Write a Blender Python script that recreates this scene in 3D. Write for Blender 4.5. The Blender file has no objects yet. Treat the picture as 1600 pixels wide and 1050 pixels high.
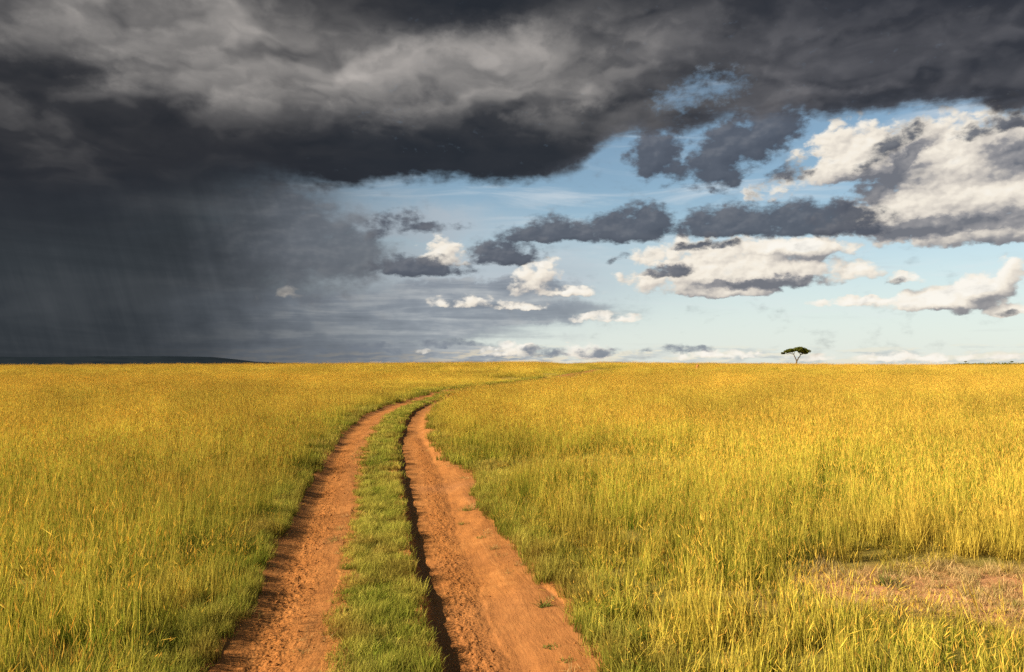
import bpy, bmesh, math, random
import numpy as np
from mathutils import Vector, Matrix

random.seed(7)
rng = np.random.default_rng(7)
scene = bpy.context.scene
C = scene.collection

# ------------------------------------------------------------------ camera
EYE = 2.2
F_PX = 1244.0                       # focal length in photograph pixels (28 mm on a 36 mm wide frame)
PITCH = math.atan(47.0 / F_PX)      # tilted up a little: the horizon sits just under the middle
cam_data = bpy.data.cameras.new("camera")
cam_data.lens = 28.0
cam_data.sensor_width = 36.0
cam_data.clip_start = 0.05
cam_data.clip_end = 100000.0
cam = bpy.data.objects.new("camera", cam_data)
C.objects.link(cam)
cam.location = (0.0, 0.0, EYE)
cam.rotation_euler = (math.pi / 2 + PITCH, 0.0, 0.0)
scene.camera = cam


def ray(px, py):
    """Unit direction of a photograph pixel (1600 x 1050)."""
    u, v = (px - 800.0) / F_PX, (525.0 - py) / F_PX
    y = math.cos(PITCH) - v * math.sin(PITCH)
    z = math.sin(PITCH) + v * math.cos(PITCH)
    n = math.sqrt(u * u + y * y + z * z)
    return u / n, y / n, z / n


def az_el(px, py):
    """Compass angle (from +Y towards +X) and height angle of a photograph pixel, in degrees."""
    x, y, z = ray(px, py)
    return math.degrees(math.atan2(x, y)), math.degrees(math.asin(z))


# ------------------------------------------------------------------ colour management, exposure
scene.render.engine = 'CYCLES'
scene.view_settings.view_transform = 'Standard'
scene.view_settings.look = 'None'
scene.view_settings.exposure = 1.4
scene.view_settings.gamma = 1.0
scene.cycles.use_denoising = False
scene.cycles.adaptive_min_samples = 8
scene.cycles.max_bounces = 6
scene.cycles.diffuse_bounces = 2
scene.cycles.glossy_bounces = 2
scene.cycles.transmission_bounces = 3
scene.cycles.caustics_reflective = False
scene.cycles.caustics_refractive = False

# ------------------------------------------------------------------ sun
SUN_AZ = math.radians(-106.0)       # left of the view and slightly behind the camera
SUN_EL = math.radians(28.0)
sun_data = bpy.data.lights.new("sun", 'SUN')
sun_data.energy = 5.0
sun_data.angle = math.radians(0.5)
sun_data.color = (1.0, 0.89, 0.69)
sun = bpy.data.objects.new("sun", sun_data)
C.objects.link(sun)
to_sun = Vector((math.sin(SUN_AZ) * math.cos(SUN_EL), math.cos(SUN_AZ) * math.cos(SUN_EL), math.sin(SUN_EL)))
sun.rotation_euler = to_sun.to_track_quat('Z', 'Y').to_euler()
sun.location = to_sun * 200.0


# ------------------------------------------------------------------ node maths helper
def lin(r, g, b):
    """sRGB 0-255 to a linear colour."""
    def f(c):
        c = c / 255.0
        return c / 12.92 if c <= 0.04045 else ((c + 0.055) / 1.055) ** 2.4
    return (f(r), f(g), f(b), 1.0)


class Graph:
    def __init__(self, tree):
        self.t = tree
        self.n = tree.nodes
        self.l = tree.links

    def put(self, sock, v):
        if isinstance(v, Sk):
            self.l.new(v.s, sock)
        elif isinstance(v, (tuple, list)):
            if sock.type == 'RGBA' and len(v) == 3:
                v = (*v, 1.0)
            if sock.type == 'VECTOR':
                v = v[:3]
            sock.default_value = v
        else:
            sock.default_value = v

    def math(self, op, a, b=None, c=None, clamp=False):
        nd = self.n.new('ShaderNodeMath')
        nd.operation = op
        nd.use_clamp = clamp
        for i, v in enumerate((a, b, c)):
            if v is not None:
                self.put(nd.inputs[i], v)
        return Sk(self, nd.outputs[0])

    def vmath(self, op, a, b=None, scale=None):
        nd = self.n.new('ShaderNodeVectorMath')
        nd.operation = op
        self.put(nd.inputs[0], a)
        if b is not None:
            self.put(nd.inputs[1], b)
        if scale is not None:
            self.put(nd.inputs['Scale'], scale)
        return Sk(self, nd.outputs[0])

    def xyz(self, x, y, z=0.0):
        nd = self.n.new('ShaderNodeCombineXYZ')
        for i, v in enumerate((x, y, z)):
            self.put(nd.inputs[i], v)
        return Sk(self, nd.outputs[0])

    def split(self, v):
        nd = self.n.new('ShaderNodeSeparateXYZ')
        self.put(nd.inputs[0], v)
        return [Sk(self, o) for o in nd.outputs]

    def noise(self, vec, scale, detail=4.0, rough=0.55, dist=0.0, color=False, lac=2.0):
        nd = self.n.new('ShaderNodeTexNoise')
        nd.noise_dimensions = '3D'
        self.put(nd.inputs['Vector'], vec)
        self.put(nd.inputs['Scale'], scale)
        nd.inputs['Detail'].default_value = detail
        nd.inputs['Roughness'].default_value = rough
        nd.inputs['Lacunarity'].default_value = lac
        nd.inputs['Distortion'].default_value = dist
        return Sk(self, nd.outputs['Color' if color else 'Fac'])

    def voronoi(self, vec, scale, feature='F1', out='Distance'):
        nd = self.n.new('ShaderNodeTexVoronoi')
        nd.feature = feature
        self.put(nd.inputs['Vector'], vec)
        self.put(nd.inputs['Scale'], scale)
        return Sk(self, nd.outputs[out])

    def puffs(self, vec, scale, detail=2.0, rough=0.5, soft=0.35):
        """Rounded heaps: 1 on top of a heap, 0 in the creases between."""
        nd = self.n.new('ShaderNodeTexVoronoi')
        nd.feature = 'SMOOTH_F1'
        self.put(nd.inputs['Vector'], vec)
        self.put(nd.inputs['Scale'], scale)
        nd.inputs['Detail'].default_value = detail
        nd.inputs['Roughness'].default_value = rough
        nd.inputs['Smoothness'].default_value = soft
        nd.normalize = True
        return 1.0 - Sk(self, nd.outputs['Distance']) * 1.6

    def smooth(self, v, lo, hi, a=0.0, b=1.0):
        nd = self.n.new('ShaderNodeMapRange')
        nd.interpolation_type = 'SMOOTHSTEP'
        for i, x in enumerate((v, lo, hi, a, b)):
            self.put(nd.inputs[i], x)
        return Sk(self, nd.outputs[0])

    def linear(self, v, lo, hi, a=0.0, b=1.0):
        nd = self.n.new('ShaderNodeMapRange')
        for i, x in enumerate((v, lo, hi, a, b)):
            self.put(nd.inputs[i], x)
        return Sk(self, nd.outputs[0])

    def mix(self, f, a, b, mode='MIX'):
        nd = self.n.new('ShaderNodeMix')
        nd.data_type = 'RGBA'
        nd.blend_type = mode
        self.put(nd.inputs[0], f)
        self.put(nd.inputs[6], a)
        self.put(nd.inputs[7], b)
        return Sk(self, nd.outputs[2])

    def ramp(self, v, stops, interp='LINEAR'):
        nd = self.n.new('ShaderNodeValToRGB')
        nd.color_ramp.interpolation = interp
        self.put(nd.inputs[0], v)
        e = nd.color_ramp.elements
        while len(e) < len(stops):
            e.new(0.5)
        for i, (p, c) in enumerate(stops):
            e[i].position = p
            e[i].color = c if len(c) == 4 else (*c, 1.0)
        return Sk(self, nd.outputs[0])

    def curve(self, v, lo, hi, pts, ylo, yhi):
        """A polyline y(v) as a Float Curve."""
        nd = self.n.new('ShaderNodeFloatCurve')
        cm = nd.mapping
        cv = cm.curves[0]
        q = [((x - lo) / (hi - lo), (y - ylo) / (yhi - ylo)) for x, y in pts]
        while len(cv.points) < len(q):
            cv.points.new(0.5, 0.5)
        for p, xy in zip(cv.points, q):
            p.location = xy
            p.handle_type = 'AUTO_CLAMPED'
        cm.update()
        self.put(nd.inputs['Value'], self.linear(v, lo, hi))
        return self.linear(Sk(self, nd.outputs[0]), 0.0, 1.0, ylo, yhi)


class Sk:
    def __init__(self, g, s):
        self.g, self.s = g, s

    def __add__(self, o): return self.g.math('ADD', self, o)
    def __radd__(self, o): return self.g.math('ADD', self, o)
    def __sub__(self, o): return self.g.math('SUBTRACT', self, o)
    def __rsub__(self, o): return self.g.math('SUBTRACT', o, self)
    def __mul__(self, o): return self.g.math('MULTIPLY', self, o)
    def __rmul__(self, o): return self.g.math('MULTIPLY', self, o)
    def __truediv__(self, o): return self.g.math('DIVIDE', self, o)
    def max(self, o): return self.g.math('MAXIMUM', self, o)
    def min(self, o): return self.g.math('MINIMUM', self, o)
    def clamp(self): return self.g.math('ADD', self, 0.0, clamp=True)
    def pow(self, o): return self.g.math('POWER', self, o)


# ------------------------------------------------------------------ world: clear sky and the clouds in it
world = bpy.data.worlds.new("World")
scene.world = world
world.use_nodes = True
world.node_tree.nodes.clear()
SKY_STRENGTH = 0.12


def build_sky():
    g = Graph(world.node_tree)
    tc = g.n.new('ShaderNodeTexCoord')
    x, y, z = g.split(Sk(g, tc.outputs['Generated']))
    deg = 180.0 / math.pi
    A = g.math('ARCTAN2', x, y) * deg                                  # compass angle from +Y, degrees
    E = g.math('ARCSINE', z.max(-1.0).min(1.0)) * deg                  # height angle, degrees
    PPD = 21.4

    def at(px, py): return az_el(px, py)
    def madd(a, b, c): return g.math('MULTIPLY_ADD', a, b, c)

    # A lump of cloud: (photo x, photo y, radius x, radius up, turn or None, radius down)
    def lump(px, py, rx, ry, rot=0.0, thin=0.0): return (px, py, rx, ry, rot, None, thin)
    def flat(px, py, rx, up, down, thin=0.0): return (px, py, rx, up, 0.0, down, thin)

    def r2(S, l):
        """Squared distance from the lump's centre, 1 at its rim; S = (compass, height) of the sky point."""
        a, e = az_el(l[0], l[1])
        rx, ry = l[2] / PPD, l[3] / PPD
        if l[4]:
            c, s = math.cos(math.radians(l[4])), math.sin(math.radians(l[4]))
            u = madd(S[0], c / rx, madd(S[1], s / rx, -(a * c + e * s) / rx))
            v = madd(S[0], -s / ry, madd(S[1], c / ry, (a * s - e * c) / ry))
        else:
            u = madd(S[0], 1.0 / rx, -a / rx)
            v = madd(S[1], 1.0 / ry, -e / ry)
            if l[5]:
                v = v.max(v * (-l[3] / l[5]))
        return madd(u, u, madd(v, v, l[6]) if l[6] else v * v)

    def union(S, lumps):
        """1 in the middle of the nearest lump, 0 at its rim and outside."""
        m = None
        for l in lumps:
            q = r2(S, l)
            m = q if m is None else m.min(q)
        return g.math('SUBTRACT', 1.0, g.math('SQRT', m), clamp=True)

    def total(S, lumps):
        """Sum of soft lumps, each with its weight last."""
        acc = None
        for l, k in lumps:
            q = g.math('SUBTRACT', 1.0, r2(S, l), clamp=True)
            q2 = q * q
            acc = q2 * k if acc is None else madd(q2, k, acc)
        return acc

    # ---- wandering of the cloud edges, and the noises used throughout
    v1 = g.xyz(A * 0.16, E * 0.26, 3.1)
    w1x = g.noise(v1, 1.0, 3.0, 0.55) - 0.5
    w1y = g.noise(g.xyz(A * 0.16, E * 0.26, 23.1), 1.0, 3.0, 0.55) - 0.5
    v2 = g.xyz(A * 0.75, E * 1.05, 7.7)
    w2x = g.noise(v2, 1.0, 4.0, 0.6) - 0.5
    w2y = g.noise(g.xyz(A * 0.75, E * 1.05, 27.7), 1.0, 4.0, 0.6) - 0.5
    PW = (madd(w1x, 1.6, madd(w2x, 2.2, A)), madd(w1y, 1.6, madd(w2y, 1.5, E)))
    PS = (madd(w2x, 1.1, A), madd(w2y, 0.8, E))
    PS_up = (PS[0] + -0.35, PS[1] + 0.62)                     # the same a step nearer to the sun
    b0 = g.xyz(A * 0.55, E * 0.95, 1.3)
    n0 = g.noise(b0, 1.0, 6.0, 0.52) - 0.5
    n0s = g.noise(b0, 1.0, 3.0, 0.45)
    n1 = g.noise(g.xyz(A * 0.55 - 0.16, E * 0.95 + 0.20, 1.3), 1.0, 3.0, 0.45)
    relief = (n0s - n1) * 1.9
    fine = g.noise(g.xyz(A * 1.7, E * 2.6, 5.0), 1.0, 4.0, 0.58) - 0.5
    pa = madd(w2x, 0.55, A * 0.62)
    pe = madd(w2y, 0.55, E * 0.86)
    p0 = g.puffs(g.xyz(pa, pe, 2.2), 1.0, 2.6, 0.55) - 0.5
    p1 = g.puffs(g.xyz(pa - 0.11, pe + 0.15, 2.2), 1.0, 1.6, 0.5) - 0.5
    heap = p0 - p1
    st = g.noise(g.xyz(A * 0.10, E * 1.1, 31.0), 1.0, 5.0, 0.6, dist=0.4) - 0.5

    # ---- clear sky, milky low down
    sk = g.n.new('ShaderNodeTexSky')
    sk.sky_type = 'NISHITA'
    sk.sun_disc = False
    sk.sun_elevation = SUN_EL
    sk.sun_rotation = SUN_AZ
    sk.altitude = 1500.0
    sk.air_density = 1.0
    sk.dust_density = 1.6
    sk.ozone_density = 1.5
    g.put(sk.inputs['Vector'], g.xyz(x, y, z.max(0.004)))
    k = SKY_STRENGTH
    base = g.mix(1.0, Sk(g, sk.outputs[0]), (k * 1.22, k * 1.22, k * 1.05, 1.0), 'MULTIPLY')
    base = g.mix(g.smooth(E, 13.0, 0.0) * 0.80, base, lin(224, 230, 228))
    back = g.mix(g.smooth(y, -0.35, 0.45) * 0.9, base, lin(70, 72, 78))      # the storm spreads overhead

    cir = g.noise(g.xyz(A * 0.09, E * 0.62, 11.0), 1.0, 5.0, 0.6, dist=0.6)
    col = g.mix(g.smooth(cir, 0.46, 0.78) * g.smooth(E, 1.0, 6.0) * 0.5, base, lin(226, 230, 232))
    milk = union(PW, [lump(720, 440, 480, 120), lump(640, 350, 260, 60)])
    col = g.mix((milk * milk * 2.0).clamp() * 0.80, col, lin(180, 190, 199))
    dim = g.smooth(A, at(760, 400)[0], at(380, 400)[0]) * g.smooth(E, 17.0, 12.5)
    col = g.mix(dim * 0.75, col, lin(112, 118, 126))

    # ---- thin sheets of cloud left of the middle
    sheet = union(PW, [lump(420, 500, 520, 70), lump(720, 488, 330, 34), lump(520, 555, 420, 30), lump(760, 452, 200, 24)])
    sh_a = g.smooth(madd(st, 0.7, sheet), 0.05, 0.45)
    sh_col = g.ramp((st + n0 * 0.4 + 0.5).clamp(), [(0.25, lin(112, 120, 132)), (0.5, lin(140, 148, 158)), (0.75, lin(186, 190, 192))])
    col = g.mix(sh_a * 0.9, col, sh_col)

    # ---- small far clouds strung along the horizon
    hz = g.noise(g.xyz(A * 0.34, E * 1.7, 21.0), 1.0, 5.0, 0.55)
    hz1 = g.noise(g.xyz(A * 0.34 - 0.1, E * 1.7 + 0.22, 21.0), 1.0, 4.0, 0.5)
    hband = g.smooth(E, 1.75, 0.75) * g.smooth(E, -0.5, 0.1)
    hmask = g.smooth(hz + hband * 0.16, 0.54, 0.68) * hband * g.linear(A, -12.0, 12.0, 0.9, 0.40)
    hcol = g.ramp(((hz - hz1) * 5.0 + 0.55).clamp(), [(0.0, lin(138, 146, 160)), (0.45, lin(186, 190, 192)), (0.8, lin(240, 226, 198))])
    hcol = g.mix(g.smooth(A, 0.0, -9.0) * 0.8, hcol, lin(120, 127, 137))
    col = g.mix(hmask, col, hcol)

    # ---- sunlit cumulus
    HEAPS = [
        flat(1350, 262, 120, 90, 30), lump(1490, 255, 190, 90, -8), lump(1610, 250, 150, 100),
        lump(1540, 305, 250, 60), flat(1440, 350, 190, 70, 30), flat(1540, 362, 240, 55, 22),
        flat(1110, 440, 170, 88, 26), flat(1190, 436, 150, 84, 24), flat(1240, 390, 130, 28, 18), flat(1140, 455, 120, 20, 12),
        flat(1470, 476, 92, 30, 12), lump(1525, 456, 70, 30, 16), lump(1574, 434, 26, 42, -12, .1), flat(1350, 473, 120, 14, 9, .3),
        flat(1345, 430, 50, 34, 12, .2), flat(1222, 436, 46, 16, 10, .3), lump(1215, 294, 80, 28, 10, .3), flat(1410, 438, 46, 18, 9, .25),
        flat(690, 408, 62, 62, 16, .12), lump(835, 434, 80, 38, 25, .28), flat(725, 475, 110, 28, 11, .42), flat(945, 498, 100, 20, 9, .42),
        flat(880, 458, 130, 20, 10, .36), flat(810, 479, 90, 15, 9, .36), flat(1590, 487, 80, 20, 10, .3), flat(440, 462, 90, 34, 12, .50),
        flat(655, 550, 30, 16, 8, .50), flat(800, 554, 90, 30, 9, .25), flat(915, 554, 70, 32, 9, .22), flat(1140, 556, 150, 16, 9, .3), flat(1420, 560, 260, 16, 8, .36)]
    cu = union(PS, HEAPS)
    cu_up = union(PS_up, HEAPS)
    cu_n = p0 * 0.85 + n0 * 0.9 + fine * 0.30
    cu_a = g.smooth(madd(cu_n, g.smooth(cu, 0.0, 0.20), cu), 0.17, 0.46)
    shade = union(PW, [lump(1410, 255, 90, 24, 38), lump(1350, 298, 130, 44, 18), lump(1500, 354, 280, 26), lump(1595, 238, 80, 44), lump(1040, 424, 60, 10), lump(1190, 442, 170, 14)])
    lit = ((cu - cu_up) * 0.85 + heap * 0.80 + n0 * 0.35 - (shade * shade * 2.2).clamp() * 0.55 + 0.63).clamp()
    cu_col = g.ramp(lit, [(0.0, lin(112, 114, 122)), (0.30, lin(152, 150, 152)), (0.52, lin(212, 204, 194)), (0.76, lin(246, 237, 222)), (1.0, lin(253, 248, 238))])
    col = g.mix(cu_a * 0.97, col, cu_col)

    # ---- dark scud in the storm's shade
    SCUD = [
        flat(1150, 360, 150, 50, 14), flat(1270, 358, 140, 62, 16), flat(1340, 362, 70, 26, 12, .1),
        flat(975, 368, 110, 62, 16), flat(880, 372, 130, 46, 10), lump(1020, 345, 50, 36),
        flat(788, 406, 80, 40, 12), flat(655, 424, 110, 34, 12), flat(1042, 428, 56, 20, 8, .15), lump(1105, 382, 90, 14, 3, .3),
        lump(1025, 240, 62, 58, -25), lump(1140, 236, 110, 58, 24), lump(1125, 266, 54, 40), lump(1195, 206, 100, 46, 25),
        lump(1230, 275, 110, 30, 24, .38), lump(1390, 228, 120, 30, 38, .36), lump(1570, 192, 120, 20, 8, .25),
        flat(1585, 490, 40, 10, 6, .5), flat(1395, 441, 44, 14, 8, .35), lump(965, 404, 30, 12, 20, .35), lump(610, 352, 76, 40, 20, .3), lump(660, 356, 130, 16, 3, .35),
        flat(1060, 547, 90, 18, 8, .36), flat(850, 555, 70, 26, 8, .25), flat(935, 553, 76, 20, 8, .3), flat(560, 548, 160, 20, 8, .34), flat(700, 538, 130, 16, 8, .38)]
    sc = union(PS, SCUD)
    sc_up = union(PS_up, SCUD)
    sc_n = p0 * 0.75 + n0 * 1.0 + fine * 0.55
    sc_a = g.smooth(madd(sc_n, g.smooth(sc, 0.0, 0.25), sc), 0.12, 0.58)
    sl = ((sc - sc_up) * 0.5 + heap * 0.5 + n0 * 0.5 + 0.40).clamp()
    sc_col = g.ramp(sl, [(0.0, lin(64, 70, 83)), (0.5, lin(88, 94, 106)), (1.0, lin(140, 142, 148))])
    sc_col = g.mix(g.smooth(E, 3.5, 1.0) * 0.6, sc_col, lin(150, 160, 172))
    col = g.mix(sc_a * 0.96, col, sc_col)

    # ---- grey bank left of the middle
    bank = union(PW, [lump(440, 378, 190, 105), lump(360, 400, 190, 80), lump(540, 395, 90, 60), lump(430, 330, 120, 60)])
    gb_a = g.smooth(bank + n0 * 1.0 + fine * 0.25, 0.04, 0.60)
    gb_col = g.ramp((relief * 0.5 + heap * 0.3 + n0 * 0.4 + 0.5).clamp(), [(0.0, lin(80, 85, 94)), (0.5, lin(99, 103, 111)), (1.0, lin(130, 132, 136))])
    col = g.mix(gb_a * 0.84, col, gb_col)

    # ---- rain shaft hanging from the storm on the left
    st2 = g.noise(g.xyz(A * 0.75 + E * 0.22, E * 0.05, 41.0), 1.0, 5.0, 0.6) - 0.5
    soft = g.noise(g.xyz(A * 0.12, E * 0.16, 43.0), 1.0, 3.0, 0.5) - 0.5
    rain = A + st2 * 1.2 + soft * 6.0 + n0 * 3.0 - E * 0.50
    r_a = g.smooth(rain, at(470, 420)[0] - 1.0, at(170, 420)[0] - 1.0)
    r_far = g.smooth(rain + E * 0.4, at(740, 500)[0], at(300, 500)[0]) * g.smooth(E, 12.0, 1.0) * 0.82
    band = g.noise(g.xyz(A * 0.05, E * 0.33, 47.0), 1.0, 4.0, 0.55, dist=0.5) - 0.5
    rain_col = g.ramp((band * 1.1 + st2 * 0.55 + 0.5).clamp(), [(0.2, lin(41, 46, 51)), (0.5, lin(51, 56, 61)), (0.85, lin(70, 74, 78))])
    col = g.mix(r_far, col, lin(71, 76, 83))
    col = g.mix(r_a * 0.97, col, rain_col)

    # ---- storm deck
    edge = [(0, 330), (200, 320), (370, 292), (450, 296), (540, 298), (640, 288), (780, 291), (850, 285), (900, 272), (925, 252), (960, 226), (1010, 216),
            (1060, 214), (1110, 200), (1170, 188), (1220, 188), (1290, 190), (1370, 182), (1450, 176), (1530, 172), (1600, 190)]
    pts = [(-60.0, 10.0), (-40.0, 11.0)] + [at(*p) for p in edge] + [(40.0, 16.5), (60.0, 20.0)]
    eb = g.curve(A + n0 * 2.5, -60.0, 60.0, pts, 0.0, 30.0)
    over = E - eb + p0 * 0.9 + n0 * 1.2 + fine * 0.5 + st * 0.8
    dk_a = g.smooth(over, g.linear(A, -24.0, -15.0, -3.5, -0.15), g.linear(A, -22.0, -13.0, 3.0, 0.9))
    hole = union(PW, [lump(1085, 148, 95, 40, 10), lump(1120, 140, 55, 30), lump(1052, 156, 50, 22)])
    dk_a = dk_a * (1.0 - g.smooth(hole + fine * 1.1 + n0 * 0.8, 0.15, 1.0) * 0.72)
    bd = total(PW, [
        (lump(20, 10, 380, 170), 0.52), (lump(330, 60, 420, 150, -8), 0.38), (lump(560, 80, 360, 110), 0.42), (lump(740, 100, 330, 90), 0.26),
        (lump(900, 130, 330, 110, -6), 0.42), (lump(1010, 80, 160, 60, 20), 0.22), (lump(930, 152, 44, 26), 0.40), (lump(300, 160, 300, 60, -8), 0.14),
        (lump(140, 165, 160, 30), 0.10), (lump(1440, 75, 220, 50, 12), 0.22), (lump(1520, 130, 260, 60), 0.16), (lump(1230, 120, 220, 80, 20), 0.24),
        (lump(650, 170, 300, 70), 0.14), (lump(1120, 40, 300, 70), 0.12),
        (lump(60, 125, 330, 55, -6), -0.34), (lump(640, 250, 420, 55, 2), -0.16), (lump(740, 20, 190, 45, 8), -0.32), (lump(480, 195, 300, 40, -4), -0.10),
        (lump(300, 68, 60, 24, 20), -0.16), (lump(1350, 165, 420, 45, 2), -0.08)])
    zz = z.max(0.02) + 0.13                                       # the deck seen in perspective: a layer at one height
    qx = madd(w1x, 0.35, x / zz)
    qy = madd(w1y, 0.35, y / zz)
    flow = g.noise(g.xyz(qx, qy, 0.7), 2.5, 3.0, 0.46)
    flow1 = g.noise(g.xyz(qx - 0.11, qy - 0.09, 0.7), 2.5, 2.0, 0.46)
    mx, my = madd(w2x, 0.10, qx), madd(w2y, 0.10, qy)
    mid = g.puffs(g.xyz(mx, my, 0.7), 4.2, 2.0, 0.5, 0.8)
    mid1 = g.puffs(g.xyz(mx - 0.045, my - 0.05, 0.7), 4.2, 1.0, 0.5, 0.9)
    small = g.noise(g.xyz(qx, qy, 3.7), 9.0, 4.0, 0.5) - 0.5
    tex = (flow - flow1) * 1.5 + (mid - mid1) * 1.2 + (flow - 0.5) * 1.3 + (mid - 0.5) * 0.30 + small * 0.60
    L = bd * 0.62 + 0.14
    Lt = madd(tex, madd(L.max(0.0), 0.75, 0.12), L).clamp()
    dk_col = g.ramp(Lt, [(0.0, lin(38, 41, 47)), (0.14, lin(54, 55, 59)), (0.32, lin(91, 90, 91)), (0.55, lin(133, 130, 128)), (0.95, lin(184, 178, 173))])
    dk_col = g.mix(g.smooth(A, 2.0, 26.0) * 0.65, dk_col, g.mix(1.0, dk_col, (0.95, 0.98, 1.12, 1.0), 'MULTIPLY'))
    dk_col = g.mix(g.smooth(over, 5.0, 0.6) * g.smooth(A, 8.0, 0.0) * 0.78, dk_col, lin(39, 42, 49))
    dk_col = g.mix(g.smooth(over, 1.6, 0.2) * g.smooth(A, -2.0, 8.0) * 0.5, dk_col, lin(92, 94, 102))
    col = g.mix(dk_a * 0.985, col, dk_col)

    # the worked-out clouds ahead, the plain sky elsewhere
    ahead = g.smooth(g.math('ABSOLUTE', A), 52.0, 42.0) * g.smooth(E, 42.0, 31.0)
    s = 2.0 ** -scene.view_settings.exposure
    bgs = []
    for c in (back, col):
        bg = g.n.new('ShaderNodeBackground')
        g.put(bg.inputs['Color'], c)
        bg.inputs['Strength'].default_value = s
        bgs.append(bg)
    mixs = g.n.new('ShaderNodeMixShader')
    g.put(mixs.inputs[0], ahead)
    g.l.new(bgs[0].outputs[0], mixs.inputs[1])
    g.l.new(bgs[1].outputs[0], mixs.inputs[2])
    out = g.n.new('ShaderNodeOutputWorld')
    g.l.new(mixs.outputs[0], out.inputs['Surface'])


build_sky()
world.cycles.sampling_method = 'NONE'


# ------------------------------------------------------------------ small numeric helpers
def smoothstep(e0, e1, x):
    t = np.clip((np.asarray(x, float) - e0) / (e1 - e0), 0.0, 1.0)
    return t * t * (3.0 - 2.0 * t)


def vnoise(x, y, seed=0):
    """Value noise, 0..1."""
    x = np.asarray(x, float); y = np.asarray(y, float)
    xi = np.floor(x).astype(np.int64); yi = np.floor(y).astype(np.int64)
    fx = x - xi; fy = y - yi
    fx = fx * fx * (3 - 2 * fx); fy = fy * fy * (3 - 2 * fy)

    def h(a, b):
        n = (a * 374761393 + b * 668265263 + seed * 974634777) & 0xFFFFFFFF
        n = ((n ^ (n >> 13)) * 1274126177) & 0xFFFFFFFF
        n = n ^ (n >> 16)
        return (n & 0xFFFFFF) / float(0xFFFFFF)
    return ((h(xi, yi) * (1 - fx) + h(xi + 1, yi) * fx) * (1 - fy)
            + (h(xi, yi + 1) * (1 - fx) + h(xi + 1, yi + 1) * fx) * fy)


def fbm(x, y, seed=0, octaves=4, gain=0.5):
    s = 0.0; a = 1.0; tot = 0.0
    for k in range(octaves):
        s = s + a * vnoise(np.asarray(x) * 2 ** k + 17.3 * k, np.asarray(y) * 2 ** k - 9.1 * k, seed + k)
        tot += a
        a *= gain
    return s / tot


# ------------------------------------------------------------------ lie of the land
def land(x, y):
    """Height of the plain, without the wheel ruts."""
    x = np.asarray(x, float); y = np.asarray(y, float)
    d = np.hypot(x, y)
    az = np.degrees(np.arctan2(x, np.maximum(y, 1e-3)))
    crest = 1.75 + 0.95 * np.exp(-((az - 1.0) / 14.0) ** 2) - 0.35 * smoothstep(-20, -34, az) - 0.25 * smoothstep(15, 32, az)
    ahead = smoothstep(-20.0, 60.0, y)
    z = crest * smoothstep(55.0, 300.0, d) * ahead
    z = z - (crest * ahead + 4.0) * smoothstep(345.0, 900.0, d)
    near = smoothstep(900.0, 300.0, d)
    z = z + near * smoothstep(6, 50, d) * 0.30 * (fbm(x / 26.0, y / 26.0, 3, 3) - 0.5)
    z = z + near * 0.05 * (fbm(x / 1.7, y / 1.7, 5, 3) - 0.5)
    return z


def on_land(px, py, lift=0.0):
    """Where the line of sight through a photograph pixel meets the plain."""
    dx, dy, dz = ray(px, py)
    t = np.geomspace(2.0, 600.0, 6000)
    f = EYE + dz * t - (land(dx * t, dy * t) + lift)
    i = np.argmax(f < 0)
    if f[i] >= 0:
        i = len(t) - 1
    return dx * t[i], dy * t[i]


# ------------------------------------------------------------------ the two wheel ruts: edges as x(y)
ROWS = [  # photo row: left rut left edge, strip left, strip right, right rut right edge
    (1050, 322, 495, 676, 948), (1000, 358, 510, 669, 930), (950, 385, 518, 662, 890), (900, 410, 528, 652, 844),
    (850, 436, 540, 641, 804), (800, 460, 549, 632, 758), (770, 474, 553, 626, 742), (752, 486, 556, 623, 752), (738, 492, 559, 621, 748), (728, 497, 561, 620, 716),
    (720, 503, 563, 619, 702), (700, 516, 570, 618, 686), (680, 530, 578, 622, 677), (660, 552, 592, 629, 671),
    (650, 566, 602, 636, 674), (640, 588, 619, 646, 681), (630, 614, 643, 666, 697), (623, 640, 664, 684, 708)]
edge_pts = [[], [], [], []]
for row in ROWS:
    for k in range(4):
        edge_pts[k].append(on_land(row[1 + k], row[0]))
far_left = [on_land(*p) for p in ((670, 614), (700, 609), (745, 604), (800, 597), (850, 590.5), (890, 584), (930, 577))]
for j, (fx_, fy_) in enumerate(far_left):
    q0 = far_left[max(j - 1, 0)]; q1 = far_left[min(j + 1, len(far_left) - 1)]
    tx, ty = q1[0] - q0[0], q1[1] - q0[1]
    ln = math.hypot(tx, ty)
    nx, ny = ty / ln, -tx / ln
    for k, off in enumerate((0.0, 1.05, 1.75, 2.75)):
        edge_pts[k].append((fx_ + nx * off, fy_ + ny * off))
EDGE = []
for k in range(4):
    p = sorted(edge_pts[k], key=lambda q: q[1])
    ys = [q[1] for q in p]; xs = [q[0] for q in p]
    # straight on behind the nearest point, under the camera
    sl = (xs[3] - xs[0]) / (ys[3] - ys[0])
    ys = [ys[0] - 12.0] + ys; xs = [xs[0] - 12.0 * sl] + xs
    EDGE.append((np.array(ys), np.array(xs)))
TRACK_END = min(e[0][-1] for e in EDGE)
# right rut: the ridge between the wheel's floor and the smooth sand apron
RIDGE = sorted([on_land(*p) for p in ((806, 1050), (768, 950), (742, 880), (716, 820), (704, 770), (692, 735), (672, 700), (660, 680), (658, 660))], key=lambda q: q[1])
RIDGE = (np.array([RIDGE[0][1] - 6] + [q[1] for q in RIDGE]), np.array([RIDGE[0][0] + 0.25] + [q[0] for q in RIDGE]))


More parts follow.
